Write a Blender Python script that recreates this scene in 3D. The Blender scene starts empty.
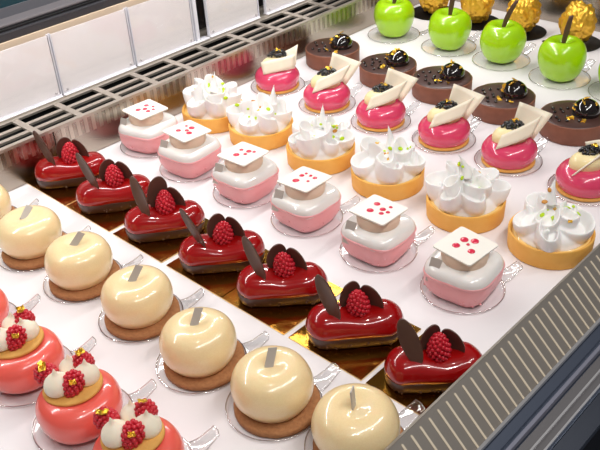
import bpy, bmesh, math, random
from mathutils import Vector, Matrix, noise
C = bpy.context.scene.collection
PI = math.pi
random.seed(7)

# ------------------------------------------------------------ materials
def srgb(r, g, b):
    f = lambda c: (c/255/12.92) if c/255 <= .04045 else ((c/255+.055)/1.055)**2.4
    return (f(r), f(g), f(b), 1)

def mat(name, col, rough=.5, metal=0, coat=0, coat_rough=.05, sss=0, sss_col=None, noise_amt=0, noise_scale=200,
        bump=0, bump_scale=400, col2=None, spec=.5, sheen=0, stretch=None, detail=4):
    m = bpy.data.materials.new(name); m.use_nodes = True
    nt = m.node_tree; b = nt.nodes['Principled BSDF']
    b.inputs['Base Color'].default_value = col
    b.inputs['Roughness'].default_value = rough
    b.inputs['Metallic'].default_value = metal
    b.inputs['Coat Weight'].default_value = coat
    b.inputs['Coat Roughness'].default_value = coat_rough
    b.inputs['Specular IOR Level'].default_value = spec
    if sss:
        b.inputs['Subsurface Weight'].default_value = sss
        b.inputs['Subsurface Radius'].default_value = (1, .6, .45)
        b.inputs['Subsurface Scale'].default_value = .004
    tc = nt.nodes.new('ShaderNodeTexCoord')
    src = tc.outputs['Object']
    if stretch:
        mp = nt.nodes.new('ShaderNodeMapping'); mp.inputs['Scale'].default_value = stretch
        nt.links.new(src, mp.inputs['Vector']); src = mp.outputs['Vector']
    if noise_amt or col2:
        n = nt.nodes.new('ShaderNodeTexNoise'); n.inputs['Scale'].default_value = noise_scale; n.inputs['Detail'].default_value = detail
        nt.links.new(src, n.inputs['Vector'])
        r = nt.nodes.new('ShaderNodeValToRGB')
        r.color_ramp.elements[0].position = .5-.5*(1-noise_amt)*.6; r.color_ramp.elements[1].position = .5+.5*(1-noise_amt)*.6
        r.color_ramp.elements[0].color = col
        r.color_ramp.elements[1].color = col2 or tuple(min(1, c*1.25) for c in col[:3])+(1,)
        nt.links.new(n.outputs['Fac'], r.inputs['Fac']); nt.links.new(r.outputs['Color'], b.inputs['Base Color'])
    if bump:
        n2 = nt.nodes.new('ShaderNodeTexNoise'); n2.inputs['Scale'].default_value = bump_scale; n2.inputs['Detail'].default_value = 3
        nt.links.new(src, n2.inputs['Vector'])
        bp = nt.nodes.new('ShaderNodeBump'); bp.inputs['Strength'].default_value = bump; bp.inputs['Distance'].default_value = .001
        nt.links.new(n2.outputs['Fac'], bp.inputs['Height']); nt.links.new(bp.outputs['Normal'], b.inputs['Normal'])
    return m

def clear_mat(name, tint=(1, 1, 1, 1), refl=.12, edge=.5):
    m = bpy.data.materials.new(name); m.use_nodes = True
    nt = m.node_tree; nt.nodes.clear()
    out = nt.nodes.new('ShaderNodeOutputMaterial')
    t = nt.nodes.new('ShaderNodeBsdfTransparent'); t.inputs['Color'].default_value = tint
    g = nt.nodes.new('ShaderNodeBsdfGlossy'); g.inputs['Roughness'].default_value = .06
    g.inputs['Color'].default_value = (1, 1, 1, 1)
    lw = nt.nodes.new('ShaderNodeLayerWeight'); lw.inputs['Blend'].default_value = .35
    mr = nt.nodes.new('ShaderNodeMapRange'); mr.inputs['To Min'].default_value = refl; mr.inputs['To Max'].default_value = edge
    nt.links.new(lw.outputs['Facing'], mr.inputs['Value'])
    mx = nt.nodes.new('ShaderNodeMixShader')
    nt.links.new(mr.outputs['Result'], mx.inputs['Fac']); nt.links.new(t.outputs[0], mx.inputs[1]); nt.links.new(g.outputs[0], mx.inputs[2])
    nt.links.new(mx.outputs[0], out.inputs['Surface'])
    return m

M = {}
M['tray'] = mat('white_tray_paper', srgb(236, 232, 234), .55, spec=.3, bump=.08, bump_scale=60, noise_amt=.2, noise_scale=6, col2=srgb(232, 228, 230))
M['steel'] = mat('brushed_steel', srgb(172, 162, 150), .24, metal=1, bump=.10, bump_scale=160, stretch=(1, 6, 6))
M['steel_rim'] = mat('satin_steel_rim', srgb(196, 186, 174), .36, metal=.7)
M['steel_pale'] = mat('pale_brushed_steel', srgb(196, 186, 172), .28, metal=1)
M['steel_slot'] = mat('pale_slot_lines', srgb(236, 222, 198), .4, metal=.2)
M['grille'] = mat('grey_slotted_plate', srgb(168, 161, 153), .36, metal=.6, bump=.25, bump_scale=1500)
M['black_duct'] = mat('black_duct', srgb(14, 14, 16), .6)
M['slate'] = mat('slate_blue_rail', srgb(84, 92, 108), .38, metal=.55)
M['lav'] = mat('lavender_grey_rail', srgb(150, 152, 168), .35, metal=.6)
M['grey_rail'] = mat('grey_rail', srgb(118, 116, 118), .4, metal=.6)
M['bright'] = mat('bright_edge_metal', srgb(214, 214, 216), .3, metal=.7)
M['frame_grey'] = mat('cool_grey_panel', srgb(92, 92, 98), .5)
M['charcoal'] = mat('charcoal_frame', srgb(50, 49, 54), .45)
M['midgrey'] = mat('mid_grey_frame', srgb(104, 100, 103), .45)
M['blackf'] = mat('black_seal', srgb(18, 18, 20), .5)
M['beige'] = mat('beige_strip', srgb(216, 194, 170), .5)
M['teal'] = mat('dark_teal_panel', srgb(10, 52, 62), .4)
M['card'] = mat('white_label_sheet', srgb(250, 245, 244), .5, noise_amt=.3, noise_scale=18, col2=srgb(246, 240, 239))
M['acrylic'] = clear_mat('clear_acrylic', (.985, .985, .99, 1), .01, .1)
M['acrylic_edge'] = mat('acrylic_edge', srgb(240, 240, 248), .15, coat=.5)
M['plastic'] = clear_mat('clear_plastic', (.992, .99, .99, 1), .015, .22)
M['plastic_tab'] = clear_mat('clear_plastic_tab', (.99, .99, .99, 1), .05, .35)
M['plastic_rim'] = clear_mat('clear_plastic_rim', (.82, .80, .80, 1), .3, .8)
M['stud'] = mat('grey_stud', srgb(196, 190, 190), .4)
M['gold_card'] = mat('gold_foil_card', srgb(176, 124, 46), .18, metal=1, bump=.25, bump_scale=90)
M['gold_edge'] = mat('gold_card_edge', srgb(240, 204, 140), .5)
M['gold_leaf'] = mat('gold_leaf', srgb(244, 196, 70), .28, metal=.85, bump=.6, bump_scale=700)
M['gold_foil'] = mat('crumpled_gold_foil', srgb(246, 184, 50), .3, metal=.55, bump=1, bump_scale=90, col2=srgb(240, 190, 70), noise_scale=60)
M['cream'] = mat('cream_glaze', srgb(244, 217, 166), .32, coat=.7, coat_rough=.06, sss=.25, noise_amt=.75, noise_scale=900, col2=srgb(247, 222, 172))
M['biscuit'] = mat('brown_biscuit', srgb(152, 100, 60), .8, bump=.5, bump_scale=700, noise_amt=.2, noise_scale=350, col2=srgb(178, 124, 78))
M['golden'] = mat('golden_biscuit', srgb(214, 150, 66), .7, bump=.4, bump_scale=600, noise_amt=.2, noise_scale=150, col2=srgb(232, 176, 92))
M['tart'] = mat('baked_tart_shell', srgb(240, 174, 74), .65, bump=.35, bump_scale=900, noise_amt=.1, noise_scale=60, col2=srgb(246, 190, 96))
M['tart_fill'] = mat('pale_tart_filling', srgb(244, 208, 130), .4, coat=.3)
M['tag'] = mat('grey_tag', srgb(188, 180, 172), .4, metal=.1)
M['coral'] = mat('coral_glaze', srgb(240, 92, 78), .3, coat=.8, coat_rough=.04, sss=.2, noise_amt=.1, noise_scale=30, col2=srgb(242, 108, 96))
M['meringue'] = mat('ivory_meringue', srgb(248, 236, 214), .5, sss=.3)
M['white_cream'] = mat('white_italian_meringue', srgb(242, 240, 238), .4, sss=.2, coat=.1, coat_rough=.3, bump=.12, bump_scale=90)
M['raspberry'] = mat('raspberry_red', srgb(190, 16, 36), .4, coat=.2, coat_rough=.2, sss=.2, noise_amt=.2, noise_scale=120, col2=srgb(208, 34, 54))
M['berry_dark'] = mat('blackberry_dark', srgb(14, 11, 17), .22, coat=.5, coat_rough=.1)
M['red_glaze'] = mat('dark_red_mirror_glaze', srgb(148, 6, 9), .25, coat=1, coat_rough=.03, spec=.2, noise_amt=.1, noise_scale=40, col2=srgb(160, 12, 12))
M['choc'] = mat('dark_chocolate', srgb(62, 34, 26), .4, coat=.15, coat_rough=.25, noise_amt=.1, noise_scale=80, col2=srgb(74, 42, 34))
M['choc_disc'] = mat('thin_chocolate_disc', srgb(92, 62, 52), .38, coat=.15, coat_rough=.25)
M['choc_crumb'] = mat('chocolate_crumb_base', srgb(112, 76, 50), .5, bump=.7, bump_scale=500, noise_amt=.1, noise_scale=300, col2=srgb(70, 42, 30))
M['choc_shell'] = mat('cocoa_tart_shell', srgb(126, 76, 56), .6, bump=.4, bump_scale=700, noise_amt=.2, noise_scale=90, col2=srgb(140, 88, 66))
M['ganache'] = mat('glossy_ganache', srgb(74, 48, 42), .38, coat=.3, coat_rough=.25)
M['mirror_black'] = mat('black_mirror_glaze', srgb(20, 10, 10), .12, coat=1, coat_rough=.02)
M['magenta'] = mat('magenta_glaze', srgb(216, 60, 100), .25, coat=.9, coat_rough=.05, sss=.1, noise_amt=.1, noise_scale=30, col2=srgb(222, 70, 110))
M['white_choc'] = mat('white_chocolate', srgb(244, 232, 210), .38, sss=.15)
M['pink'] = mat('pink_glaze', srgb(240, 160, 164), .42, coat=.3, coat_rough=.2, sss=.25, noise_amt=.1, noise_scale=50, col2=srgb(244, 172, 174))
M['white_glaze'] = mat('white_glaze', srgb(240, 236, 232), .2, coat=.8, coat_rough=.05, sss=.1)
M['macaron'] = mat('beige_sponge_disc', srgb(238, 210, 186), .6, sss=.2, bump=.15, bump_scale=500)
M['dots'] = mat('red_jelly_dots', srgb(222, 32, 72), .3, coat=.6)
M['apple'] = mat('lime_green_glaze', srgb(164, 216, 0), .28, coat=.9, coat_rough=.05, sss=.15, noise_amt=.1, noise_scale=22, col2=srgb(178, 224, 4))
M['zest'] = mat('lime_zest', srgb(190, 222, 20), .5)
M['zest_o'] = mat('amber_fleck', srgb(206, 140, 50), .5)
M['black_plate'] = mat('black_plastic_disc', srgb(14, 11, 11), .5, spec=.25)
M['dark_room'] = mat('dark_room_wall', srgb(70, 68, 70), .8)
M['dark_floor'] = mat('dark_room_floor', srgb(46, 42, 42), .6)

# ------------------------------------------------------------ helpers (all lengths given in millimetres)
S = .001
def obj(name, verts, faces, m, parent=None, smooth=True, loc=(0, 0, 0), mats=None, midx=None):
    me = bpy.data.meshes.new(name)
    me.from_pydata([Vector(v)*S for v in verts], [], faces); me.update()
    bm = bmesh.new(); bm.from_mesh(me); bmesh.ops.recalc_face_normals(bm, faces=bm.faces); bm.to_mesh(me); bm.free()
    for mm in (mats or [m]): me.materials.append(mm)
    if midx: 
        for p, i in zip(me.polygons, midx): p.material_index = i
    if smooth:
        for p in me.polygons: p.use_smooth = True
    o = bpy.data.objects.new(name, me); C.objects.link(o)
    o.location = Vector(loc)*S
    if parent: o.parent = parent
    return o

def inst(name, me, parent=None, loc=(0, 0, 0), rot=(0, 0, 0), scale=1):
    o = bpy.data.objects.new(name, me); C.objects.link(o)
    o.location = Vector(loc)*S; o.rotation_euler = rot
    o.scale = (scale,)*3 if not hasattr(scale, '__len__') else scale
    if parent: o.parent = parent
    return o

def thing(name, label, cat, loc, rotz=0, group=None):
    o = bpy.data.objects.new(name, None); C.objects.link(o); o.empty_display_size = .02
    o.location = Vector(loc)*S; o.rotation_euler = (0, 0, rotz)
    o['label'] = label; o['category'] = cat
    if group: o['group'] = group
    return o
def tag(o, label, cat, group=None):
    o['label'] = label; o['category'] = cat
    if group: o['group'] = group
    return o

def catmull(pts, n=6):
    out = []
    for i in range(len(pts)-1):
        p0 = pts[max(0, i-1)]; p1 = pts[i]; p2 = pts[i+1]; p3 = pts[min(len(pts)-1, i+2)]
        for k in range(n):
            t = k/n
            out.append(tuple(.5*((2*b)+(-a+c)*t+(2*a-5*b+4*c-d)*t*t+(-a+3*b-3*c+d)*t**3) for a, b, c, d in zip(p0, p1, p2, p3)))
    out.append(pts[-1]); return out

def lathe(prof, n=48, shape=None, disp=None):
    """profile of (r, z); shape(theta) multiplies the radius; closed with fans where r reaches 0"""
    v, f = [], []; rings = []
    for r, z in prof:
        if r < .05:
            rings.append([len(v)]); v.append((0, 0, z))
        else:
            ring = []
            for k in range(n):
                a = 2*PI*k/n; q = r*(shape(a) if shape else 1)
                ring.append(len(v)); v.append((q*math.cos(a), q*math.sin(a), z))
            rings.append(ring)
    for A, B in zip(rings, rings[1:]):
        if len(A) == 1 and len(B) == 1: continue
        for k in range(n):
            k2 = (k+1) % n
            if len(A) == 1: f.append((A[0], B[k], B[k2]))
            elif len(B) == 1: f.append((A[k], B[0], A[k2]))
            else: f.append((A[k], B[k], B[k2], A[k2]))
    if disp: v = [disp(Vector(p)) for p in v]
    return v, f

def box(x0, y0, z0, x1, y1, z1):
    v = [(x0, y0, z0), (x1, y0, z0), (x1, y1, z0), (x0, y1, z0), (x0, y0, z1), (x1, y0, z1), (x1, y1, z1), (x0, y1, z1)]
    f = [(0, 3, 2, 1), (4, 5, 6, 7), (0, 1, 5, 4), (1, 2, 6, 5), (2, 3, 7, 6), (3, 0, 4, 7)]
    return v, f
def join(*parts):
    V, F = [], []
    for v, f in parts:
        o = len(V); V += list(v); F += [tuple(i+o for i in q) for q in f]
    return V, F
def xf(part, mtx=None, loc=(0, 0, 0), rot=None):
    v, f = part
    m = Matrix.Translation(Vector(loc))
    if rot: 
        from mathutils import Euler
        m = m @ Euler(rot).to_matrix().to_4x4()
    if mtx: m = m @ mtx
    return [tuple(m @ Vector(p)) for p in v], f
def wobble(amt, sc, seed=0):
    off = Vector((seed*7.3, seed*3.1, seed*1.7))
    def fn(p):
        d = noise.noise_vector(p*sc+off); return tuple(p+d*amt)
    return fn
def bevel(o, w, seg=2):
    b = o.modifiers.new('Bevel', 'BEVEL'); b.width = w*S; b.segments = seg; b.limit_method = 'ANGLE'
    return o
def prism_x(poly, x0, x1):
    """polygon of (y, z) extruded along x"""
    n = len(poly)
    v = [(x0, y, z) for y, z in poly]+[(x1, y, z) for y, z in poly]
    f = [tuple(range(n)), tuple(range(2*n-1, n-1, -1))]+[(i, (i+1) % n, n+(i+1) % n, n+i) for i in range(n)]
    return v, f
def sphere(r, loc=(0, 0, 0), seg=10, ring=7, sc=(1, 1, 1)):
    prof = [(r*math.sin(PI*i/ring) if 0 < i < ring else 0, -r*math.cos(PI*i/ring)) for i in range(ring+1)]
    v, f = lathe(prof, seg)
    return [(p[0]*sc[0]+loc[0], p[1]*sc[1]+loc[1], p[2]*sc[2]+loc[2]) for p in v], f
def sheet(grid, th):
    """grid of points -> closed sheet of thickness th"""
    nu, nv = len(grid), len(grid[0])
    P = [[Vector(p) for p in row] for row in grid]
    def nrm(i, j):
        a = P[min(i+1, nu-1)][j]-P[max(i-1, 0)][j]; b = P[i][min(j+1, nv-1)]-P[i][max(j-1, 0)]
        c = a.cross(b); return c.normalized() if c.length > 1e-9 else Vector((0, 0, 1))
    v = []
    for s in (1, -1):
        for i in range(nu):
            for j in range(nv): v.append(tuple(P[i][j]+nrm(i, j)*s*th/2))
    f = []; N = nu*nv; I = lambda i, j, s: s*N+i*nv+j
    for i in range(nu-1):
        for j in range(nv-1):
            f.append((I(i, j, 0), I(i+1, j, 0), I(i+1, j+1, 0), I(i, j+1, 0)))
            f.append((I(i, j, 1), I(i, j+1, 1), I(i+1, j+1, 1), I(i+1, j, 1)))
    for i in range(nu-1):
        f.append((I(i, 0, 0), I(i, 0, 1), I(i+1, 0, 1), I(i+1, 0, 0))); f.append((I(i, nv-1, 0), I(i+1, nv-1, 0), I(i+1, nv-1, 1), I(i, nv-1, 1)))
    for j in range(nv-1):
        f.append((I(0, j, 0), I(0, j+1, 0), I(0, j+1, 1), I(0, j, 1))); f.append((I(nu-1, j, 0), I(nu-1, j, 1), I(nu-1, j+1, 1), I(nu-1, j+1, 0)))
    return v, f
def quad_sheet(a, b, c, d, th, bend=0, n=8):
    """sheet over the four corners, bulging by bend along its normal"""
    a, b, c, d = map(Vector, (a, b, c, d)); nr = (b-a).cross(d-a).normalized()
    g = []
    for i in range(n+1):
        u = i/n; row = []
        for j in range(5):
            w = j/4; p = (a*(1-u)+b*u)*(1-w)+(d*(1-u)+c*u)*w
            row.append(p+nr*bend*math.sin(PI*u))
        g.append(row)
    return sheet(g, th)
def remesh(parts, vox, name, smooth=4, disp=None):
    v, f = parts
    me = bpy.data.meshes.new(name); me.from_pydata([Vector(p)*S for p in v], [], f); me.update()
    o = bpy.data.objects.new(name, me); C.objects.link(o)
    r = o.modifiers.new('r', 'REMESH'); r.mode = 'VOXEL'; r.voxel_size = vox*S; r.use_smooth_shade = True
    s = o.modifiers.new('s', 'SMOOTH'); s.iterations = smooth; s.factor = .5
    dg = bpy.context.evaluated_depsgraph_get(); ev = o.evaluated_get(dg)
    new = bpy.data.meshes.new_from_object(ev, depsgraph=dg)
    bpy.data.objects.remove(o); bpy.data.meshes.remove(me)
    for p in new.polygons: p.use_smooth = True
    new.name = name
    return new
def link_mesh(name, me, m, parent, loc=(0, 0, 0)):
    me.materials.clear(); me.materials.append(m)
    return inst(name, me, parent, loc)

# ------------------------------------------------------------ shared little meshes
def berry_mesh(name, m, rx=8.5, rz=10.5, n=64, dr=2.5, seed=1):
    rnd = random.Random(seed); parts = [sphere(1, (0, 0, 0), 12, 8, (rx*.97, rx*.97, rz*.98))]
    ga = PI*(3-5**.5)
    for i in range(n):
        z = 1-2*(i+.5)/n; rr = (1-z*z)**.5; a = i*ga
        w = 1-.22*z                      # narrower towards the tip
        q = dr*(.92+.16*rnd.random())
        parts.append(sphere(q, (rx*rr*math.cos(a)*w, rx*rr*math.sin(a)*w, rz*z), 8, 6))
    v, f = join(*parts)
    o = obj(name, v, f, m); me = o.data; bpy.data.objects.remove(o); return me
rasp_me = berry_mesh('raspberry', M['raspberry'], 8.8, 11.2, 92, 1.95)
rasp_small = berry_mesh('raspberry', M['raspberry'], 7.4, 10.2, 70, 1.95, 3)
def cluster_mesh(seed):
    rnd = random.Random(seed); parts = []
    for i in range(80):
        a = rnd.random()*2*PI; r = rnd.random()**.5
        parts.append(sphere(1.35+rnd.random()*.6, (11.5*r*math.cos(a), 7*r*math.sin(a), 5*(1-r*r)+rnd.random()*1.2), 8, 6))
    o = obj('blackberry', *join(*parts), M['berry_dark']); me = o.data; bpy.data.objects.remove(o); return me
cluster_me = [cluster_mesh(s) for s in (1, 2, 3)]
def flake_mesh(seed, w=5):
    rnd = random.Random(seed); g = []
    for i in range(5):
        g.append([(w*(i/4-.5)+rnd.uniform(-.6, .6), w*.7*(j/3-.5)+rnd.uniform(-.6, .6), rnd.uniform(-.9, 1.1)) for j in range(4)])
    o = obj('gold_leaf', *sheet(g, .25), M['gold_leaf'], smooth=False); me = o.data; bpy.data.objects.remove(o); return me
flakes = [flake_mesh(s) for s in range(4)]
def kiss_mesh():
    prof = catmull([(0, 0), (7, 0), (8.6, 3.2), (7.8, 7.5), (4.8, 11), (1.9, 13.5), (.7, 16.5), (0, 18)], 4)
    o = obj('meringue_kiss', *lathe([(max(0, a), b) for a, b in prof], 24), M['meringue']); me = o.data; bpy.data.objects.remove(o); return me
kiss_me = kiss_mesh()

def gold(parent, loc, s=1, rot=None, seed=0):
    rnd = random.Random(seed*13+int(loc[0]*7)+int(loc[2]*3))
    return inst('gold_leaf', flakes[rnd.randrange(4)], parent, loc, rot or (rnd.uniform(-.6, .9), rnd.uniform(-.6, .6), rnd.uniform(0, 6)), s)

# ------------------------------------------------------------ the display case
case = thing('display_case', 'refrigerated steel pastry display case with a white tray surface and slotted plates', 'display case', (0, 0, 0))
# white tray surface
o = obj('tray_surface', *box(-150, 222, -4, 1251, 866, 0), M['tray'], case, smooth=False)
# tray joint lines are absent; steel back wall with a seam and a row of pale slots near its top
bw = obj('back_panel', *join(box(437.5, 866, -4, 1258, 869, 55), box(-150, 866, -4, 436, 869, 55)), M['steel'], case, smooth=False)
rows = []
x = -140
while x < 1245:
    if not 430 < x < 442: rows.append(box(x, 865.6, 31, x+5.4, 866, 52))
    x += 11.3
obj('slot_row', *join(*rows), M['steel_pale'], bw, smooth=False)
# right-hand end wall of the well
sp = obj('side_panel', *box(1251, 222, -4, 1255, 866, 62), M['steel'], case, smooth=False)
# vent along the back: rim, frame, slats, cross bars, dark duct
vent = obj('vent_grille', *join(box(-150, 862, 53, 1258, 868.5, 57), box(-150, 924, 54, 1258, 932, 57)), M['steel_rim'], case, smooth=False)
bars = []
for y in (884, 904): bars.append(box(-150, y-3.4, 53, 1258, y+3.4, 56))
x = -140
bars2 = []
while x < 1258:
    obj('cross_bar', *box(x, 868, 53.5, x+9, 925, 56.6), M['steel_rim'], vent, smooth=False); x += 61.6
obj('slat', *join(*bars), M['steel_rim'], vent, smooth=False)
obj('duct', *join(box(-150, 869, 10, 1258, 930, 12), box(-150, 930, 10, 1258, 933, 54)), M['black_duct'], vent, smooth=False)
lv = []
for y in (875, 893, 913):
    lv.append(prism_x([(y-3, 30), (y-2.2, 30), (y+3.5, 46), (y+2.7, 46)], -150, 1258))
obj('louvre', *join(*lv), M['black_duct'], vent, smooth=False)
# ledge behind the vent, beige strip and dark frame rails above the label sheets
obj('rear_ledge', *box(-150, 932, 50, 1258, 975, 58), M['steel_rim'], case, smooth=False)
fr = obj('rear_frame', *box(-150, 942, 140, 1258, 975, 148.5), M['beige'], case, smooth=False)
bevel(obj('rail', *box(-150, 945, 148.5, 1258, 978, 159), M['charcoal'], fr, smooth=False), 1)
bevel(obj('rail', *box(-150, 950, 159, 1258, 985, 162), M['blackf'], fr, smooth=False), .5)
bevel(obj('rail', *box(-150, 953, 162, 1258, 1000, 167), M['midgrey'], fr, smooth=False), 2)
obj('rail', *box(-150, 975, 167, 1258, 990, 179), M['frame_grey'], fr, smooth=False)
obj('upper_panel', *box(-150, 977, 179, 1258, 990, 330), M['teal'], fr, smooth=False)

# front slotted plate (leans away from the tray) and the rails in front of it
ang = math.atan2(34, 36)
TY, TZ, BY, BZ = 249, 30, 213, -4
fp = obj('front_plate', *prism_x([(TY, TZ), (TY+1.2, TZ-1.0), (BY+1.2, BZ-1.2), (BY, BZ)], -150, 1251), M['grille'], case, smooth=False)
obj('plate_edge', *prism_x([(TY-.4, TZ-.9), (TY-.4, TZ+.5), (TY+1.6, TZ+.5), (TY+1.6, TZ-.9)], -150, 1251), M['steel_rim'], fp, smooth=False)
sl = []
dy, dz = BY-TY, BZ-TZ; L = math.hypot(dy, dz); uy, uz = dy/L, dz/L; ny, nz = uz, -uy    # outward normal of the plate
x = -150+3.5
def slot(x, w=2.0, a=4.2, b=L-.5):
    pts = [(x, a+1), (x+w/2, a), (x+w, a+1), (x+w, b), (x, b)]
    top = [(px, TY+uy*t+ny*.5, TZ+uz*t+nz*.5) for px, t in pts]; bot = [(px, TY+uy*t-ny*.2, TZ+uz*t-nz*.2) for px, t in pts]
    # choose the side that faces the room
    n = len(pts); f = [tuple(range(n)), tuple(range(2*n-1, n-1, -1))]+[(i, (i+1) % n, n+(i+1) % n, n+i) for i in range(n)]
    return top+bot, f
k0 = 333.7
n0 = int((k0+150)/11.3)
for i in range(-n0, 81): sl.append(slot(k0-1+i*11.3))
obj('slot_line', *join(*sl), M['steel_slot'], fp, smooth=False)
rl = obj('front_rail', *prism_x([(213, -4), (213, -1.5), (210.5, -1.5), (210, -5), (203, -9), (198.5, -6), (196, -6), (194, -9), (185, -7), (172, -5), (172, -20), (213, -20)], -150, 1300), M['slate'], case, smooth=False)
obj('bright_lip', *prism_x([(213.2, -2.6), (213.2, -.2), (210.6, -.2), (210.2, -2.6)], -150, 1300), M['bright'], rl, smooth=False)
obj('raised_bead', *prism_x([(198.6, -6), (198, -4), (195, -4), (194, -7)], -150, 1300), M['lav'], rl, smooth=False)
obj('grey_step', *prism_x([(193, -8), (192, -5.5), (184, -5), (184, -8)], -150, 1300), M['grey_rail'], rl, smooth=False)
obj('bright_lip', *prism_x([(184, -6), (184, -4.2), (182.4, -4.2), (182.4, -6)], -150, 1300), M['bright'], rl, smooth=False)
obj('grey_step', *prism_x([(182.4, -8), (182.4, -5.6), (176, -5.6), (176, -8)], -150, 1300), M['grey_rail'], rl, smooth=False)
obj('bright_lip', *prism_x([(176, -6), (176, -4), (174.4, -4), (174.4, -6)], -150, 1300), M['bright'], rl, smooth=False)
obj('outer_fascia', *prism_x([(174.4, -6), (158, -12), (157, -10.6), (156, -12), (156, -60), (174, -60)], -150, 1300), mat('navy_fascia', srgb(44, 50, 62), .4, metal=.4), rl, smooth=False)
obj('case_body', *box(-150, 160, -700, 1300, 990, -20), M['blackf'], case, smooth=False)

# label holders standing on the ledge
def label_holder(x0, x1, label):
    t = thing('label_holder', label, 'label holder', ((x0+x1)/2, 936, 58.6), 0, 'clear label holders along the vent')
    w = (x1-x0)/2
    obj('label_sheet', *box(-w+1.5, -.4, 2, w-1.5, .4, 84), M['card'], t, smooth=False)
    obj('holder_panel', *join(box(-w, -1.6, 0, w, -1.1, 85), box(-w, 1.1, 0, w, 1.6, 85)), M['acrylic'], t, smooth=False)
    obj('holder_foot', *join(box(-w, -5, 0, w, 7, 1.2), box(-w, -2.4, 1.2, w, -1.4, 3.2)), M['acrylic_edge'], t, smooth=False)
    for e0, e1 in ((-w-.6, -w+.3), (w-.3, w+.6)): obj('holder_edge', *box(e0, -1.8, 0, e1, 4, 85), M['acrylic_edge'], t, smooth=False)
    for s in (-1, 1):
        obj('stud', *xf(lathe([(0, 0), (1.8, 0), (1.8, 1), (0, 1.2)], 16), rot=(PI/2, 0, 0), loc=(s*(w-7), -1.5, 7)), M['stud'], t)
label_holder(252, 371, 'blank white label sheet in a clear holder at the left picture edge')
label_holder(374, 496.5, 'blank white label sheet in a clear holder, second from the left edge')
label_holder(500, 619, 'blank white label sheet in a clear holder, third from the left picture edge')
label_holder(623, 731, 'blank white label sheet in a clear holder just left of the two acrylic uprights')
label_holder(761, 866, 'blank white label sheet in a clear holder just right of the two acrylic uprights')
label_holder(883, 990, 'blank white label sheet in a clear holder, rightmost one, at the top picture edge')
t = thing('acrylic_upright', 'pair of narrow clear acrylic uprights between two white label sheets', 'stand', (745, 936, 58.6))
obj('upright', *join(box(-10, -2, 0, -4, 4, 86), box(-14, -6, 0, 12, 8, 1.2)), M['acrylic_edge'], t, smooth=False)
obj('upright', *box(3, -1, 1.2, 8, 3, 86), M['acrylic'], t, smooth=False)

# ------------------------------------------------------------ clear discs with a turned-up tab
def clear_disc_meshes(r):
    v, f = lathe([(0, .3), (r-2.5, .3), (r-1.2, .8), (r, 2.2), (r+.5, 2.2), (r-.6, .3), (r-2, 0), (0, 0)], 64)
    v2, f2 = lathe([(r-.3, 1.8), (r-.3, 2.6), (r+.6, 2.6), (r+.6, 1.8), (r-.3, 1.8)], 64)
    g = []
    for i in range(11):
        u = i/10; x = r-1+u*24
        z = 1.4+10*u**1.6
        hw = 9*(1-.35*u)
        g.append([(x-abs(j)*1.5*u, hw*j, z+1.8*(1-j*j)*u*(1 if i < 8 else .5)+.4*math.sin(j*3+u*5)) for j in (-1, -.66, -.33, 0, .33, .66, 1)])
    tab = sheet(g, .5)
    rim = [(-1, 0)]
    a = obj('d', v, f, M['plastic']); b = obj('d', *tab, M['plastic_tab'])
    e = []
    # thin bright welt round the tab
    path = [g[i][0] for i in range(11)]+[g[10][j] for j in range(1, 6)]+[g[i][6] for i in range(10, -1, -1)]
    e = join(tube(path, .45, 6), (v2, f2))
    c = obj('d', *e, M['plastic_rim'])
    ms = (a.data, b.data, c.data)
    for q in (a, b, c): bpy.data.objects.remove(q)
    return ms
def tube(path, r, n=8, taper=None):
    P = [Vector(p) for p in path]; v, f = [], []
    up = Vector((0, 0, 1))
    for i, p in enumerate(P):
        d = (P[min(i+1, len(P)-1)]-P[max(i-1, 0)]).normalized()
        s = d.cross(up); s = s.normalized() if s.length > 1e-4 else Vector((1, 0, 0)); w = s.cross(d)
        rr = r*(taper(i/(len(P)-1)) if taper else 1)
        for k in range(n):
            a = 2*PI*k/n; v.append(tuple(p+(s*math.cos(a)+w*math.sin(a))*rr))
    for i in range(len(P)-1):
        for k in range(n): f.append((i*n+k, i*n+(k+1) % n, (i+1)*n+(k+1) % n, (i+1)*n+k))
    f.append(tuple(range(n))); f.append(tuple(range(len(P)*n-1, (len(P)-1)*n-1, -1)))
    return v, f
disc_cache = {}
def clear_disc(x, y, r, label, group, rz=-.4):
    if r not in disc_cache: disc_cache[r] = clear_disc_meshes(r)
    A, B, Cm = disc_cache[r]
    t = thing('cake_disc', label, 'cake disc', (x, y, .05), rz, group)
    inst('plate', A, t)
    b = inst('tab', B, t); inst('rim', Cm, b)
    return t

RZ = -PI/4     # pastries are laid out facing the counter staff: local x = across, local y = away

ORD = ['nearest the steel back wall', 'second from the steel back wall', 'third from the steel back wall', 'fourth from the steel back wall',
       'fifth from the steel back wall', 'sixth from the steel back wall', 'seventh from the steel back wall']

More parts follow.
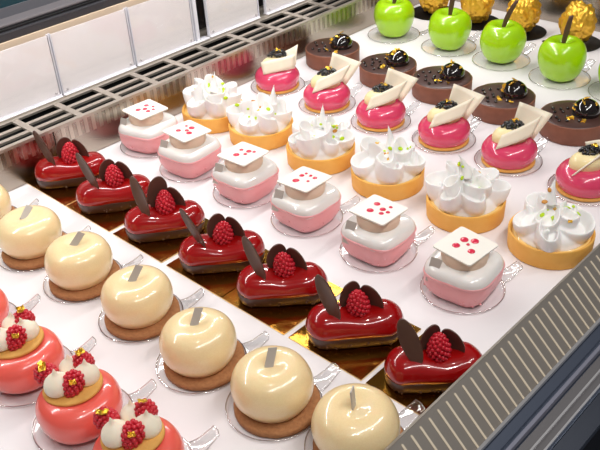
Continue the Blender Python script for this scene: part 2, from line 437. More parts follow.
# ------------------------------------------------------------ cream domes
dome_prof = catmull([(0, 42.6), (3, 42.8), (8, 43.9), (15, 45.2), (22, 44), (28.5, 39.5), (32.6, 32), (33.8, 24), (32.4, 15.5), (29, 9.5), (26.5, 6.3), (20, 6.1), (0, 6.1)], 5)
dome_prof = [(max(0, a), b) for a, b in dome_prof]
def dome(x, y, i, label, tag_rot):
    t = thing('mousse_dome', label, 'pastry', (x, y, 1.2), RZ+random.uniform(-.2, .2), 'cream glazed domes with grey tags')
    sh = random.uniform(-1.5, 1.5)
    obj('biscuit_base', *xf(lathe([(0, 6.2), (34.5, 6.2), (36, 5.2), (36, 1), (35, .3), (0, .3)], 64, disp=wobble(.5, .12, i)), loc=(2.6+sh*.5, -1, 0)), M['biscuit'], t)
    obj('glazed_body', *lathe(dome_prof, 72, disp=wobble(.7, .03, i)), M['cream'], t)
    v, f = box(-3.6, -.6, -4, 3.6, .6, 14.5)
    v = [(a+.25*c, b, c) for a, b, c in v]
    o = obj('tag', v, f, M['tag'], t, smooth=False, loc=(-1, 0, 43.5)); o.rotation_euler = (tag_rot[0], tag_rot[1], tag_rot[2])
domes = [(305, 820), (312, 726), (316, 639), (318, 545), (313, 451), (318, 365), (328, 285)]
dl = ['cream-glazed dome cut off by the left picture edge, beside the steel back wall',
      'cream-glazed dome near the left picture edge, second from the steel back wall',
      'cream-glazed dome with a broad grey tag, third from the steel back wall',
      'cream-glazed dome with a grey tag leaning right, in the middle of its row',
      'cream-glazed dome with a slanted grey tag, fifth from the steel back wall',
      'cream-glazed dome with much brown biscuit showing, second from the front plate',
      'cream-glazed dome nearest the front slotted plate, cut off by the bottom picture edge']
rots = [(-.4, .2, .3), (-.9, .7, .6), (-.45, .35, -.1), (-.45, .3, .0), (-.5, .15, .1), (-.5, .1, .25), (-.15, -.05, 1.15)]
for i, ((x, y), l) in enumerate(zip(domes, dl)):
    dome(x, y, i, l, rots[i])
    clear_disc(x, y, 40, 'clear plastic disc under the cream dome '+ORD[i], 'clear discs under the cream domes', -.4+random.uniform(-.12, .12))

# ------------------------------------------------------------ coral donuts with raspberries
coral_prof = catmull([(0, 30), (4, 30.5), (12, 33), (20, 34.5), (27, 33), (32.5, 28), (35, 20), (33.6, 11), (29, 4.5), (23, 1.2), (10, 1), (0, 1)], 5)
coral_prof = [(max(0, a), b) for a, b in coral_prof]
def coral(x, y, i, label, rz=0):
    t = thing('raspberry_glazed_cake', label, 'pastry', (x, y, .6), RZ+rz, 'coral glazed cakes topped with raspberries')
    obj('glazed_body', *lathe(coral_prof, 72, disp=wobble(1.2, .03, i+20)), M['coral'], t)
    b = obj('biscuit_disc', *lathe([(0, 0), (22, 0), (23, 1), (23, 2.6), (22, 3.4), (0, 3.4)], 48, shape=lambda a: 1+.06*math.cos(2*a)), M['golden'], t, loc=(-2, 3, 35.0))
    b.rotation_euler = (.04, -.06, 0)
    for (kx, ky, kz, ks) in ((-10, -5, 38, 1.05), (11, 4, 38.5, 1.0), (-3, 14, 38, .95)):
        o = inst('meringue_kiss', kiss_me, t, (kx-2, ky+3, kz), (random.uniform(-.1, .1), random.uniform(-.15, .15), random.random()*6), ks*1.22)
    for j, (rx_, ry_, rz_, rot) in enumerate(((-21, 8, 44, (1.2, .3, 1.0)), (8, 14, 48, (.8, .9, .2)), (3, -7, 45, (2.7, .5, .2)))):
        inst('raspberry', rasp_small, t, (rx_-2, ry_+3, rz_), rot, 1.0)
    gold(t, (-25, 9, 54), 1.7, seed=i); gold(t, (6, 15, 61), 1.4, seed=i+3); gold(t, (4, -11, 53.5), 1.0, (1.0, .2, .4), seed=i+6)
coral(205, 657, 0, 'coral-red raspberry cake farthest back, mostly cut off by the left picture edge', .3)
coral(203, 560, 1, 'coral-red raspberry cake at the left picture edge, just behind the whole one', .1)
coral(204, 474, 2, 'coral-red raspberry and meringue cake seen whole at the lower left', 0)
coral(203, 394, 3, 'coral-red glazed cake with raspberries cut off by the bottom picture edge', -.15)
for (x, y), w in zip([(205, 657), (203, 560), (204, 474), (203, 394)], ['farthest up the left picture edge', 'at the left picture edge, behind the whole one', 'seen whole', 'at the bottom picture edge']):
    clear_disc(x, y, 41, 'clear plastic disc under the coral cake '+w, 'clear discs under the coral cakes', -.35)

# ------------------------------------------------------------ red eclairs on gold cards
def eclair_body(L, W, z0, z1, top, seed, lat=.5):
    """elongated rounded loaf, local x long"""
    n = 72; prof = top; v, f, rings = [], [], []
    core = L/2-W/2
    for (s, z) in prof:
        ring = []
        if s < .01:
            ring = []
            for k in range(n):
                a = 2*PI*k/n; ring.append(len(v)); v.append((core*max(-1, min(1, math.cos(a)*1.6)), 0.001*math.sin(a), z))
        else:
            for k in range(n):
                a = 2*PI*k/n; cx = math.copysign(core, math.cos(a))*min(1, abs(math.cos(a))*3)
                bulge = 1-.07*math.cos(a*2)*0-.05*math.exp(-(math.cos(a)*2.2)**2)
                ring.append(len(v)); v.append((cx+W/2*s*math.cos(a), W/2*s*math.sin(a)*bulge, z))
        rings.append(ring)
    for A, B in zip(rings, rings[1:]):
        for k in range(n):
            k2 = (k+1) % n; f.append((A[k], B[k], B[k2], A[k2]))
    f.append(tuple(rings[0])); f.append(tuple(reversed(rings[-1])))
    w = wobble(.9, .05, seed)
    return [w(Vector(p)) for p in v], f
def ellipse_disc(a, b, th=1.3, cup=1.5):
    v, f = lathe([(0, th), (.97, th), (1, th*.5), (.97, 0), (0, 0)], 40)
    g = []
    prof = [0, .25, .5, .75, .95, 1.0]
    pts, fc = lathe([(max(p, 0)*10, 1) for p in prof]+[(10*p, 0) for p in reversed(prof)], 40)
    out = []
    for x_, y_, z_ in pts:
        q = (x_*x_+y_*y_)/100
        out.append((x_/10*a, y_/10*b, z_*th*(1 if q < .98 else .9)+cup*q))
    return out, fc
def eclair(x, y, i, label, rz=0, lean=.45):
    t = thing('red_glazed_eclair', label, 'pastry', (x, y, 1.4), RZ+rz, 'red glazed eclairs on gold cards')
    if i == 6: t.scale = (.95, .95, .95)
    red = catmull([(.9, 11), (1.0, 12.2), (1.04, 16), (1.0, 20), (.9, 25), (.7, 29), (.4, 31.3), (.0, 32)], 4)
    ev, ef = eclair_body(87, 42, 0, 0, red, i)
    ev = [(a, b, c-(3.2*math.exp(-((a-3)/15)**2)*(c-18)/14 if c > 18 else 0)) for a, b, c in ev]   # sagging saddle under the toppings
    obj('glazed_body', ev, ef, M['red_glaze'], t)
    base = catmull([(0, .2), (.8, .2), (.93, 2), (.99, 6), (1.0, 11.5), (.9, 12.6), (0, 12.6)], 3)
    rnd = random.Random(i+50)
    ba = eclair_body(87, 42, 0, 0, base, i+9)
    obj('chocolate_base', *ba, M['choc'], t)
    cr = []
    for k in range(70):
        a = rnd.uniform(0, 2*PI); cx = math.copysign(22, math.cos(a))*min(1, abs(math.cos(a))*3)
        cr.append(sphere(rnd.uniform(.8, 1.6), (cx+19.3*math.cos(a), 19.3*math.sin(a), rnd.uniform(1.5, 6.5)), 6, 4))
    o = obj('crumb_edge', *join(*cr), M['choc_crumb'], t); o['kind'] = 'stuff'
    # raspberry standing on the glaze and three chocolate discs
    inst('raspberry', rasp_me, t, (3.5, 0, 36), (.12+rnd.uniform(-.12, .12), rnd.uniform(-.15, .15), rnd.random()*6), (1.02, 1.02, 1.2))
    def disc(px, py, pz, a, b, rot):
        o = obj('chocolate_disc', *ellipse_disc(a, b), M['choc_disc'], t, loc=(px, py, pz)); o.rotation_euler = rot
    # the long left disc leans outwards against the front of the glaze
    ld = Vector((lean*30, 8, 46)).normalized(); wd_ = Vector((1, [-.95, -.95, -.8, -1.1, -.8, -.7, -.25][i], 0)); wd_ = (wd_-ld*wd_.dot(ld)).normalized(); nd = wd_.cross(ld)
    o = obj('chocolate_disc', *ellipse_disc(8.5, 25), M['choc_disc'], t, loc=Vector((-15.5, -8.5, 29))+ld*22.5)
    o.rotation_euler = Matrix((wd_, ld, nd)).transposed().to_euler()
    disc(-4, 9, 41 if i != 2 else 46, 10.5 if i != 2 else 12, 20 if i == 2 else 15, (PI/2+.05, .15, .45))
    disc(17, 4, 38.5, 10.5, 15.5, (PI/2+.1, -.4, -.65))
ec = [(427, 824), (427, 734), (427, 641), (427, 547), (427, 461), (427, 369), (427, 282.5)]
el = ['red-glazed eclair with raspberry and chocolate discs against the steel back wall',
      'red-glazed eclair with raspberry, second from the steel back wall',
      'red-glazed eclair with the tallest round chocolate disc, third from the steel back wall',
      'red-glazed eclair in the middle of its row, fourth from the steel back wall',
      'red-glazed eclair with raspberry, fifth from the steel back wall',
      'dark red-glazed eclair with raspberry, second from the front slotted plate',
      'dark red-glazed eclair half hidden behind the front slotted plate']
lean = [-.5, -.5, -.3, -.65, -.5, -.5, -.5]
for i, ((x, y), l) in enumerate(zip(ec, el)):
    eclair(x, y, i, l, random.uniform(-.06, .06)+(.10 if i < 3 else 0), lean[i])
cy = [780, 692, 599, 505, 420, 328, 237]
for i, y in enumerate(cy):
    o = obj('gold_cake_card', *box(-43, -43, 0, 43, 43, 1.2), M['gold_card'], smooth=False, loc=(429, y+43, .1))
    o.data.materials.append(M['gold_edge'])
    for p in o.data.polygons:
        if abs(p.normal.z) < .5: p.material_index = 1
    tag(o, 'square gold foil card under the red eclair '+(['against', 'second from', 'third from', 'fourth from', 'fifth from', 'sixth from', 'seventh from'][i])+' the steel back wall', 'cake card', 'gold cards under the red eclairs')

# ------------------------------------------------------------ pink square cakes with white plaque
def sq(n=4.2):
    return lambda a: 1/((abs(math.cos(a))**n+abs(math.sin(a))**n)**(1/n))
def cube_cake(x, y, i, label, rz, prz, dots, tilt):
    t = thing('pink_square_cake', label, 'pastry', (x, y, .6), RZ+PI/4+rz, 'pink square cakes with a dotted white plaque')
    pr = catmull([(0, .6), (23, .6), (27.0, 2.4), (31.0, 9), (32.8, 16), (32.8, 23), (31.0, 27.5), (0, 28)], 4)
    pr = [(max(0, a), b) for a, b in pr]
    obj('pink_body', *lathe(pr, 96, shape=sq(3.6), disp=wobble(.9, .06, i+3)), M['pink'], t)
    wp = catmull([(32.2, 25.2), (33.0, 26.2), (32.4, 30.5), (30, 34.2), (26, 36), (15, 36.8), (0, 37)], 4)
    wp = [(0, 25.3)]+[(max(0, a), b) for a, b in wp]
    v, f = lathe(wp, 96, shape=sq(3.6))
    out = []
    for (px, py, pz) in v:       # the poured edge runs unevenly
        a = math.atan2(py, px); r = math.hypot(px, py)
        if pz < 28 and r > 20: pz += 1.2*math.sin(3*a+i*2)+.5*math.sin(7*a+i)-1.2*abs(math.sin(2*a))
        out.append((px, py, pz))
    obj('white_glaze_top', out, f, M['white_glaze'], t)
    rnd = random.Random(i); pe = []
    for k in range(16):
        a = rnd.uniform(0, 2*PI); r = 32.2*sq(3.6)(a)
        pe.append(sphere(rnd.uniform(.7, 1.3), (r*math.cos(a), r*math.sin(a), rnd.uniform(7, 17)), 8, 5))
    o = obj('pink_pearls', *join(*pe), M['pink'], t); o['kind'] = 'stuff'
    mp = catmull([(0, 36), (19, 36), (21.6, 38), (22.4, 42.5), (21.6, 47), (19.5, 49), (0, 49.4)], 4)
    m_ = obj('sponge_disc', *lathe([(max(0, a), b) for a, b in mp], 56), M['macaron'], t)
    # plaque with its jelly dots, one mesh with two materials
    r = 3.0; h = 22; ring = []
    for cx, cy_, a0 in ((h-r, h-r, 0), (-h+r, h-r, PI/2), (-h+r, -h+r, PI), (h-r, -h+r, 1.5*PI)):
        for k in range(5):
            a = a0+PI/2*k/4; ring.append((cx+r*math.cos(a), cy_+r*math.sin(a)))
    n = len(ring)
    pv = [(a, b, 0) for a, b in ring]+[(a, b, 1.5) for a, b in ring]
    pf = [tuple(range(n-1, -1, -1)), tuple(range(n, 2*n))]+[(k, (k+1) % n, n+(k+1) % n, n+k) for k in range(n)]
    mi = [0]*len(pf)
    for dx, dy_, dr in dots:
        dr *= 1.35; dx *= 1.22; dy_ *= 1.22
        dv, df = lathe([(dr, 1.2), (dr*.95, 1.9), (dr*.6, 2.5), (0, 2.7)], 20)
        off = len(pv); pv += [(a+dx, b+dy_, c) for a, b, c in dv]; pf += [tuple(q+off for q in ff) for ff in df]; mi += [1]*len(df)
    o = obj('dotted_plaque', pv, pf, None, t, smooth=False, mats=[M['white_choc_plaque'], M['dots']], midx=mi, loc=(0, 0, 49.6))
    for p, q in zip(o.data.polygons, mi): p.use_smooth = bool(q)
    o.rotation_euler = (tilt[0], tilt[1], prz)
    # grey tag at the left corner
    P_ = lambda lx, ly, z: tuple(Matrix.Rotation(-PI/4-rz, 3, 'Z') @ Vector((lx, ly, z)))
    obj('tag', *quad_sheet(P_(-38, -9, 20), P_(-31, -15.5, 21), P_(-23, -12, 44), P_(-32, -3.5, 43), 1), M['tag'], t, smooth=False)
M['white_choc_plaque'] = mat('white_chocolate_plaque', srgb(246, 240, 230), .4, sss=.1)
# dots in plaque coordinates (x right-away, y left-away)
d6 = [(0, 0, 2.4), (-6, 4, 2.6), (6, 6, 2.4), (-1, -7, 2.2), (5, -8, 1.6), (9, -2, 1.4)]
cubes = [(548, 823), (541, 731), (543, 633), (544, 537), (545, 436), (546, 333)]
cr_ = [.25, .1, .0, .0, .05, .1]
pz_ = [-.30, -.12, .05, .02, -.03, -.18]
cl = ['pink square cake with a dotted white plaque, nearest the steel back wall',
      'pink square cake with a dotted white plaque, second from the steel back wall',
      'pink square cake with a dotted white plaque, third from the steel back wall',
      'pink square cake with a dotted white plaque, fourth from the steel back wall',
      'pink square cake with six dots on its plaque, fifth from the steel back wall',
      'pink square cake with beads on its sides, nearest the front slotted plate']
ds = [d6, [(0, 0, 2), (7, 1, 2.9), (-6, 6, 2.4), (-2, -6, 2.8), (6, 8, 1.4)], [(-6, 3, 2.8), (4, 6, 1.8), (0, -3, 1.8), (6, -2, 2.4), (8, -7, 1.6)],
      [(-7, 4, 2.9), (3, 6, 2.2), (-2, -6, 1.4), (7, -1, 1.6), (6, -7, 1.9), (8, 5, 1.3)], [(-6, 4, 2.8), (6, 6, 2.6), (2, -3, 2.5), (-4, -6, 2.0), (1, -9, 1.7), (9, -6, 1.5)],
      [(-5, 5, 2.8), (5, 5, 3.0), (9, -2, 3.0), (-3, -8, 2.7), (2, -1, 1.3)]]
for i, ((x, y), l) in enumerate(zip(cubes, cl)):
    cube_cake(x, y, i, l, cr_[i], pz_[i], ds[i], (random.uniform(-.05, .05), random.uniform(-.05, .05)))
    yy = min(y, 824)
    clear_disc(x, yy, 40, 'clear plastic disc under the pink square cake '+ORD[i], 'clear discs under the pink cakes', -.5 if i > 0 else -.9)

# ------------------------------------------------------------ lemon meringue tarts
def ribbon(path, up, w, h, top=.25, n=10):
    """swept blade: path of Vectors (base centre), leaning vector per point; teardrop section, wide at base"""
    v, f = [], []; N = len(path)
    sec = []
    for k in range(n):
        a = 2*PI*k/n; c, s = math.cos(a), math.sin(a)
        hh = (s+1)/2
        sec.append((c*(w/2)*(1-(1-top)*hh), hh))
    for i in range(N):
        p = path[i]; d = (path[min(i+1, N-1)]-path[max(0, i-1)]); d.z = 0
        d = d.normalized() if d.length > 0 else Vector((1, 0, 0)); side = Vector((d.y, -d.x, 0))
        U = up[i]; e = min(1, i/2.5, (N-1-i)/2.5); e = max(e, .15)
        for sx, hh in sec: v.append(tuple(p+side*sx*e**.5+U*(h*hh*e**.7)))
    for i in range(N-1):
        for k in range(n): f.append((i*n+k, i*n+(k+1) % n, (i+1)*n+(k+1) % n, (i+1)*n+k))
    f.append(tuple(range(n-1, -1, -1))); f.append(tuple(range((N-1)*n, N*n)))
    return v, f
def meringue(seed, waves, amp, h1, peak):
    rnd = random.Random(seed); parts = []
    parts.append(lathe(catmull([(0, 17), (33, 17), (34, 21), (30, 27), (20, 34), (8, 38), (0, 39)], 3)[0:] and [(max(0, a), b) for a, b in catmull([(0, 17), (33, 17), (34, 21), (30, 27), (20, 33), (8, 36), (0, 37)], 3)], 32))
    # outer ruffle: one ribbon piped in and out, rounded lobes outside
    def ruffle(R, am, k_, b_, z, hh, wd, ph, turns, flare):
        path, ups = [], []; N = 34*k_
        for j in range(N+1):
            a = 2*PI*turns*j/N; q = k_*a+ph; wob = .25*math.sin(2.3*a+ph*3)
            r = R+am*(1+wob)*math.cos(q)+1.6*math.sin(3.7*a+ph*5); a2 = a+b_*(1+.5*math.sin(1.7*a+ph))*math.sin(q+.5)
            path.append(Vector((r*math.cos(a2), r*math.sin(a2), z+1.2*math.sin(3*a+ph))))
            ln = flare*(.5+.5*math.cos(q)); tw = .22*math.sin(q*.5+ph)
            ups.append(Vector((math.cos(a2)*ln-math.sin(a2)*tw, math.sin(a2)*ln+math.cos(a2)*tw, 1+.2*math.sin(2.7*a+ph)+.1*math.sin(5.3*a+2*ph))))
        parts.append(ribbon(path, ups, wd, hh, .42, 12))
    ruffle(28, amp, waves, .13, 17, h1+6, 8, rnd.random()*6, 1, .34)
    ruffle(14.5, amp*.8, max(3, waves-3), .16, 27, h1+4, 8, rnd.random()*6, 1.08, .3)
    # drawn-out peak
    px, py, lx, ly = peak
    pts = [Vector((px+lx*u*u, py+ly*u*u, 40+28*u)) for u in [j/8 for j in range(9)]]
    parts.append(tube(pts, 7.5, 10, lambda u: max(.06, (1-u)**1.1)))
    for k in range(3):
        a = rnd.random()*6.28; r = rnd.uniform(24, 30)
        pts = [Vector(((r+4*u*u)*math.cos(a+.3*u), (r+4*u*u)*math.sin(a+.3*u), 22+22*u)) for u in [j/6 for j in range(7)]][:6]
        parts.append(tube(pts, 7, 10, lambda u: max(.25, (1-u)**.6)))
    return remesh(join(*parts), .95, 'meringue_top', 3)
def tart(x, y, i, label, cfg, bits):
    t = thing('lemon_meringue_tart', label, 'pastry', (x, y, .6), RZ, 'lemon tarts with white meringue')
    obj('tart_shell', *lathe([(0, 0), (41.5, 0), (42.3, .8), (43, 20), (42.6, 21.3), (41.6, 21.6), (40.2, 20.6), (39.6, 17), (0, 17)], 80, disp=wobble(.35, .15, i)), M['tart'], t)
    obj('lemon_filling', *lathe([(0, 18.8), (30, 18.6), (39, 17.8), (39.4, 16.9), (0, 16.9)], 56), M['tart_fill'], t)
    me = meringue(i*11+3, *cfg)
    o = link_mesh('meringue_top', me, M['white_cream'], t)
    # surface height lookup for flecks
    from mathutils.bvhtree import BVHTree
    bv = BVHTree.FromPolygons([v.co.copy() for v in me.vertices], [tuple(p.vertices) for p in me.polygons])
    rnd = random.Random(i+77); bits = list(bits); tries = 0
    while len(bits) < (16 if i == 2 else 12) and tries < 400:
        tries += 1
        bx, by = (rnd.uniform(-30, 30), rnd.uniform(-26, 22)) if i != 2 or tries % 2 else (rnd.gauss(15, 4), rnd.gauss(-3, 4))
        h_ = bv.ray_cast(Vector((bx, by, 100))*S, Vector((0, 0, -1)))
        if h_[0] is not None and h_[0].z > .036 and h_[1].dot(Vector((0, -.75, .66))) > .35: bits.append((bx, by, 'z' if rnd.random() < .72 else 'g' if rnd.random() < .5 else 'o'))
    for k, (bx, by, kind) in enumerate(bits):
        hit = bv.ray_cast(Vector((bx, by, 100))*S, Vector((0, 0, -1)))
        if hit[0] is None: continue
        nrm = hit[1]; q = nrm.to_track_quat('Z', 'Y')
        if kind == 'g': e = inst('gold_leaf', flakes[k % 4], t, (0, 0, 0), scale=.8)
        else:
            v, f = sphere(1, sc=(3.5, 2.4, .9) if k % 3 else (2, 1.5, .8), seg=8, ring=5)
            e = obj('lime_zest', v, f, M['zest'] if kind == 'z' else M['zest_o'], t)
        e.location = hit[0]+nrm*.0005; e.rotation_mode = 'QUATERNION'; e.rotation_quaternion = q
tarts = [(648, 808), (654, 720), (655, 615), (660, 514), (660, 406), (661, 304)]
tl = ['lemon tart with a white meringue swirl, nearest the steel back wall',
      'lemon tart with white ruffled meringue, second from the steel back wall',
      'lemon meringue tart with a green zest clump, third from the steel back wall',
      'lemon tart with a folded meringue ribbon, fourth from the steel back wall',
      'lemon tart with tall peaked meringue, fifth from the steel back wall',
      'lemon tart with meringue folds and green flecks, nearest the front slotted plate']
tc = [(6, 6, 22, (4, 8, 3, 5)), (6, 6, 17, (18, 10, 3, 4)), (7, 5, 18, (4, 14, 2, 6)), (5, 7, 17, (6, 16, -4, 4)), (6, 7, 19, (2, 12, -11, 4)), (5, 7, 15, (2, 20, 5, 6))]
tb = [[(-20, -6, 'z'), (18, -6, 'z'), (22, -8, 'o'), (4, 10, 'g'), (2, 0, 'z')],
      [(20, -4, 'z'), (22, -8, 'o'), (-18, 4, 'z'), (-14, -10, 'z'), (-8, 16, 'o'), (-2, 2, 'g')],
      [(-14, 12, 'z'), (14, 14, 'z'), (14, 0, 'z'), (17, -3, 'z'), (18, 2, 'z'), (20, -1, 'g'), (-8, -14, 'z'), (12, -4, 'z'), (15, -8, 'z')],
      [(-2, 14, 'z'), (16, 8, 'z'), (-26, -14, 'g'), (24, 4, 'z'), (22, -16, 'z'), (-10, 22, 'g')],
      [(-24, 8, 'z'), (-16, -12, 'z'), (-8, 12, 'g'), (20, 6, 'z'), (12, -8, 'z'), (16, 14, 'g'), (26, -4, 'o')],
      [(-2, 14, 'z'), (-2, -6, 'z'), (14, 2, 'z'), (24, 12, 'z'), (22, -8, 'z'), (6, 14, 'g'), (12, -10, 'o'), (-8, 8, 'o')]]
for i, ((x, y), l) in enumerate(zip(tarts, tl)): tart(x, y, i, l, tc[i], tb[i])

# ------------------------------------------------------------ magenta cakes with white chocolate shards
mag_prof = catmull([(0, 29), (10, 30), (20, 30), (27.5, 27), (32.4, 20.5), (33.4, 13.5), (31, 7), (27, 3.7), (0, 3.7)], 5)
mag_prof = [(max(0, a), b) for a, b in mag_prof]
def mag(x, y, i, label, rz, mirror=False):
    t = thing('magenta_glazed_cake', label, 'pastry', (x, y, .6), RZ, 'magenta glazed cakes with white chocolate shards')
    obj('biscuit_base', *lathe([(0, .3), (31.2, .3), (32.2, 1.2), (32, 3.2), (31, 3.8), (0, 3.8)], 56, disp=wobble(.4, .12, i)), M['golden'], t)
    obj('glazed_body', *lathe(mag_prof, 72, disp=wobble(.8, .035, i+40)), M['magenta'], t)
    top = bpy.data.objects.new('topping', None)
    cq = catmull([(0, 0), (.85, 0), (1, .25), (.95, .6), (.65, .9), (0, 1)], 4)
    v, f = lathe([(max(0, a), b) for a, b in cq], 40)
    R3 = Matrix.Rotation(rz, 4, 'Z')
    def X(part, loc=(0, 0, 0)): return xf(part, mtx=R3, loc=loc)
    v = [(a*21-1, b*15, 27+c*19) for a, b, c in v]
    obj('cream_dollop', *X((v, f)), M['meringue_y'], t)
    if i == 0:
        A = [(-22, -18, 28), (24, -20, 33), (27, -12, 51), (-24, -12, 45)]
        B = [(4, 2, 44), (27, -10, 33), (34, 2, 60), (8, 8, 48)]
    elif i == 5:
        A = [(-26, -17, 29), (-24, -17, 29.5), (34, -6, 60), (30, -2, 58)]
        B = [(2, 10, 42), (26, 6, 44), (30, 12, 54), (0, 14, 52)]
    else:
        A = [(-23, -18, 27), (20, -15, 39), (36, 0, 57), (-15, -13, 43)]
        B = [(6, 10, 50), (27, -4, 28), (52, 8, 54), (13, 16, 70)]
    obj('chocolate_shard', *X(quad_sheet(*A, 1.2, 3.5)), M['white_choc'], t)
    obj('chocolate_shard', *X(quad_sheet(*B, 1.2, -2.5)), M['white_choc'], t)
    bl = (R3 @ Vector((3, 3, 45 if i else 47)))
    b = inst('blackberry', cluster_me[i % 3], t, bl, (.15, 0, rz), 1.15)
    gold(t, bl+Vector((2, 0, 7.5)), 1.5, (.5, .2, .3), seed=i)
M['meringue_y'] = mat('pale_yellow_cream', srgb(246, 228, 176), .42, sss=.2, coat=.1)
mags = [(784, 818), (780, 716), (782, 621), (789, 524), (791, 431), (788, 330)]
ml = ['magenta-glazed cake with a white chocolate band, nearest the steel back wall',
      'magenta cake with blackberries and white shard, second from the steel back wall',
      'magenta cake with blackberries and white shard, third from the steel back wall',
      'magenta cake with blackberries and white shard, fourth from the steel back wall',
      'magenta cake with a broad white shard, fifth from the steel back wall',
      'magenta cake with a thin white stick, cut off by the right picture edge']
for i, ((x, y), l) in enumerate(zip(mags, ml)):
    mag(x, y, i, l, [.15, .1, .05, 0, .05, .1][i])
    clear_disc(x, y, 40, 'clear plastic disc under the magenta cake '+ORD[i], 'clear discs under the magenta cakes', -.2+random.uniform(-.1, .1) + (-.6 if i == 0 else 0))

# ------------------------------------------------------------ chocolate tarts with a black glazed ball
def choc_tart(x, y, i, label):
    t = thing('chocolate_tart', label, 'pastry', (x, y, .6), RZ, 'dark chocolate tarts with a black glazed ball')
    obj('tart_shell', *lathe([(0, 0), (41, 0), (42, .8), (42.4, 23.2), (42.0, 23.9), (41, 24), (39, 22.6), (0, 22.6)], 80, disp=wobble(.3, .15, i)), M['choc_shell'], t)
    obj('ganache', *lathe([(0, 24.6), (30, 24.6), (39.5, 24.5), (41, 24), (41, 22.4), (0, 22.4)], 64), M['ganache'], t)
    v, f = sphere(1, sc=(17.5, 17.5, 16), seg=40, ring=24)
    obj('glazed_ball', *xf((v, f), loc=(14, -1, 28)), M['mirror_black'], t)
    rnd = random.Random(i+5)
    for k in range(16):
        bx = -33+(k % 4)*10+rnd.uniform(-2.5, 2.5); by = -20+(k//4)*12+rnd.uniform(-3, 3)
        if math.hypot(bx, by) > 35 or math.hypot(bx-14, by+1) < 20: continue
        obj('chocolate_pearl', *sphere(2.2, (bx, by, 25.6), 12, 8), M['mirror_black'], t)
    for (gx, gy, gz, s) in ((6, -8, 47, 1.5), (14, 2, 48, 1.5), (0, -2, 38, 1.5), (-9, -13, 25.4, 1.7), (4, -24, 25.4, 1.3), (24, -9, 42, 1.0), (-4, -4, 34, 1.3)):
        # keep flecks on the ball's surface
        p = Vector((gx-14, gy+1, gz-28))
        if p.length < 26 and gz > 27: p = p.normalized()*17; p = p+Vector((14, -1, 28)); gx, gy, gz = p
        gold(t, (gx, gy, gz), s, seed=i*3+int(gx))
chs = [(903, 813), (901, 702), (906, 609), (904, 509), (907, 408)]
chl = ['round chocolate tart with a gold-flecked black ball, against the steel back wall',
       'round chocolate tart with a gold-flecked black ball, second from the steel back wall',
       'round chocolate tart with a black ball, third from the steel back wall',
       'round chocolate tart with a black ball, fourth from the steel back wall',
       'round chocolate tart with scattered pearls, cut off by the right picture edge']
for i, ((x, y), l) in enumerate(zip(chs, chl)): choc_tart(x, y, i, l)

# ------------------------------------------------------------ green apples
ap_prof = catmull([(0, 46), (2.5, 47), (8, 52.5), (15, 56), (23, 54.5), (29.5, 47), (32.4, 36), (31.5, 25), (27.5, 13), (22, 5), (16, 1.5), (8, 1.6), (0, 3)], 5)
ap_prof = [(max(0, a), b) for a, b in ap_prof]
def apple(x, y, i, label):
    t = thing('green_apple_cake', label, 'pastry', (x, y, .6), RZ, 'lime green apple shaped cakes'); t.scale = (1.04, 1.04, 1.04)
    sh = lambda a: 1+.02*math.cos(5*a+i)
    obj('glazed_body', *lathe(ap_prof, 72, shape=sh, disp=wobble(1.0, .03, i+60)), M['apple'], t)
    g = []
    for k in range(9):
        u = k/8; w = 1.4+3.2*math.sin(PI*min(1, u*.75+.08))
        c = Vector((-1+5*u+[6, 0, 12, 2, 3][i]*u*u, 0, 45+44*u))
        g.append([tuple(c+Vector((w*j*.8, .5*j, 0))) for j in (-1, -.5, 0, .5, 1)])
    obj('chocolate_stem', *sheet(g, 2.2), M['choc_disc'], t)
aps = [(1050, 806), (1056, 700), (1056, 604), (1048, 502), (1050, 410)]
apl = ['lime-green glazed apple cake nearest the steel back wall', 'lime-green glazed apple cake second from the steel back wall',
       'lime-green apple cake with a leaning chocolate stem, third from the steel back wall',
       'lime-green apple cake with an upright stem, fourth from the steel back wall',
       'lime-green glazed apple cake cut off by the right picture edge']
for i, ((x, y), l) in enumerate(zip(aps, apl)):
    apple(x, y, i, l); clear_disc(x, y, 43, 'clear plastic disc under the green apple cake '+ORD[i], 'clear discs under the green apples', -.3 if i else -.9)

# ------------------------------------------------------------ gold foil balls on black discs
def ball(x, y, i, label):
    t = thing('gold_foil_cake', label, 'pastry', (x, y, 2.2), RZ+i, 'crumpled gold balls on black discs')
    bm = bmesh.new(); bmesh.ops.create_icosphere(bm, subdivisions=5, radius=31)
    rnd = random.Random(i)
    off = Vector((i*9.1, 3.3, 1.2))
    for v in bm.verts:
        n = v.co.normalized()
        c = noise.cell_vector(n*2.6+off)
        d = noise.noise(n*2.0+off)*3.0+abs(noise.noise(n*3.2+off))*7-abs(noise.noise(n*6+off))*2-.5
        v.co = n*(29+d)
        v.co.x *= .9; v.co.y *= .9; v.co.z = v.co.z*1.1+32
        if v.co.z < .3: v.co.z = .3
    me = bpy.data.meshes.new('foil_body'); bm.to_mesh(me); bm.free()
    for v in me.vertices: v.co *= S
    for p in me.polygons: p.use_smooth = True
    me.materials.append(M['gold_foil'])
    inst('foil_body', me, t)
    p = thing('black_cake_disc', 'black plastic disc under the gold ball '+ORD[i], 'cake disc', (x, y, .1), .2, 'black discs under the gold balls')
    obj('plate', *lathe([(0, 0), (38, 0), (40, 1), (40.3, 2), (39.6, 2), (38, 1.2), (0, 1.2)], 56), M['black_plate'], p)
    g = []
    for k in range(9):
        u = k/8; a = 2.4
        d = 39+20*u; g.append([(d*math.cos(a)+w*math.sin(a), d*math.sin(a)-w*math.cos(a), 1+12*math.sin(PI*.6*u)) for w in (-2.2, 0, 2.2)])
    obj('tab', *sheet(g, .8), M['black_plate'], p)
bs = [(1176, 815), (1177, 727), (1179, 641), (1184, 548)]
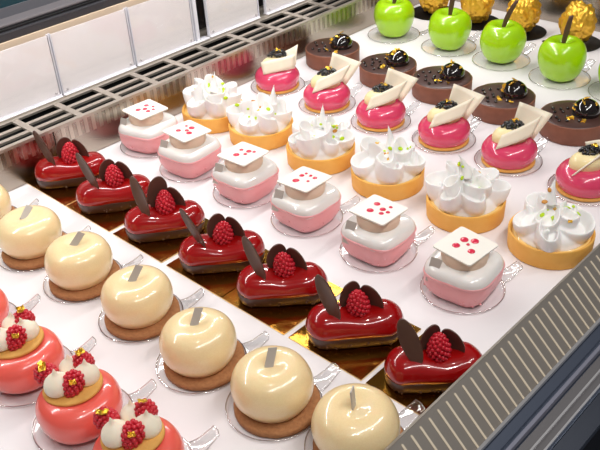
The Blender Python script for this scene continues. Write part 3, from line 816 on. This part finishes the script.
bl_ = ['crumpled gold foil ball nearest the steel back wall', 'crumpled gold foil ball behind the second green apple', 'crumpled gold foil ball behind the third green apple',
       'crumpled gold foil ball at the top right corner, behind the fourth green apple']
for i, ((x, y), l) in enumerate(zip(bs, bl_)): ball(x, y, i, l)

# ------------------------------------------------------------ room around the case
f = obj('floor', *box(-3000, -3000, -760, 5000, 5000, -700), M['dark_floor'], smooth=False); f['kind'] = 'structure'
w = obj('wall_back', *box(-3000, 3500, -700, 5000, 3600, 2200), M['dark_room'], smooth=False); w['kind'] = 'structure'
w = obj('wall_right', *box(4000, -3000, -700, 4100, 3500, 2200), M['dark_room'], smooth=False); w['kind'] = 'structure'

# ------------------------------------------------------------ light
def area(name, loc, rot, sx, sy, power, col):
    l = bpy.data.lights.new(name, 'AREA'); l.shape = 'RECTANGLE'; l.size = sx; l.size_y = sy; l.energy = power; l.color = col
    o = bpy.data.objects.new(name, l); C.objects.link(o); o.location = loc; o.rotation_euler = rot
    return o
area('led_strip', (.62, .84, .50), (math.radians(-6), 0, 0), 1.5, .02, 5.1, (1, .972, .95))
area('front_fill', (.5, -.05, .95), (math.radians(44), 0, 0), 1.4, .06, 6.2, (1, .975, .965))  # added fill light, unseen, brightens the label sheets from the front
for x, y in ((-.3, -.5), (.6, -.7), (1.5, -.3), (.25, .3)):
    area('ceiling_spot', (x, y, 1.9), (math.atan2(.5-y, 1.9), 0, 0), .07, .07, 3.2, (1, .95, .88))
W = bpy.data.worlds.new('World'); bpy.context.scene.world = W; W.use_nodes = True
W.node_tree.nodes['Background'].inputs['Color'].default_value = (1, .97, .97, 1)
W.node_tree.nodes['Background'].inputs['Strength'].default_value = .13

# ------------------------------------------------------------ camera
f_, pitch, roll, yaw, h = 814.578, .582556, -.066274, .789686, .495642
F = Vector((math.cos(yaw)*math.cos(pitch), math.sin(yaw)*math.cos(pitch), -math.sin(pitch)))
R0 = Vector((math.sin(yaw), -math.cos(yaw), 0)); U0 = R0.cross(F)
R_ = R0*math.cos(roll)+U0*math.sin(roll); U_ = -R0*math.sin(roll)+U0*math.cos(roll)
cd = bpy.data.cameras.new('camera'); cam = bpy.data.objects.new('camera', cd); C.objects.link(cam)
m = Matrix((( R_.x, U_.x, -F.x, 0), (R_.y, U_.y, -F.y, 0), (R_.z, U_.z, -F.z, h), (0, 0, 0, 1)))
cam.matrix_world = m
cd.sensor_fit = 'HORIZONTAL'; cd.sensor_width = 36; cd.lens = 36*f_/600; cd.clip_start = .01
bpy.context.scene.camera = cam
vs = bpy.context.scene.view_settings
vs.view_transform = 'Standard'; vs.look = 'None'; vs.gamma = 1; vs.exposure = 0; vs.use_curve_mapping = False
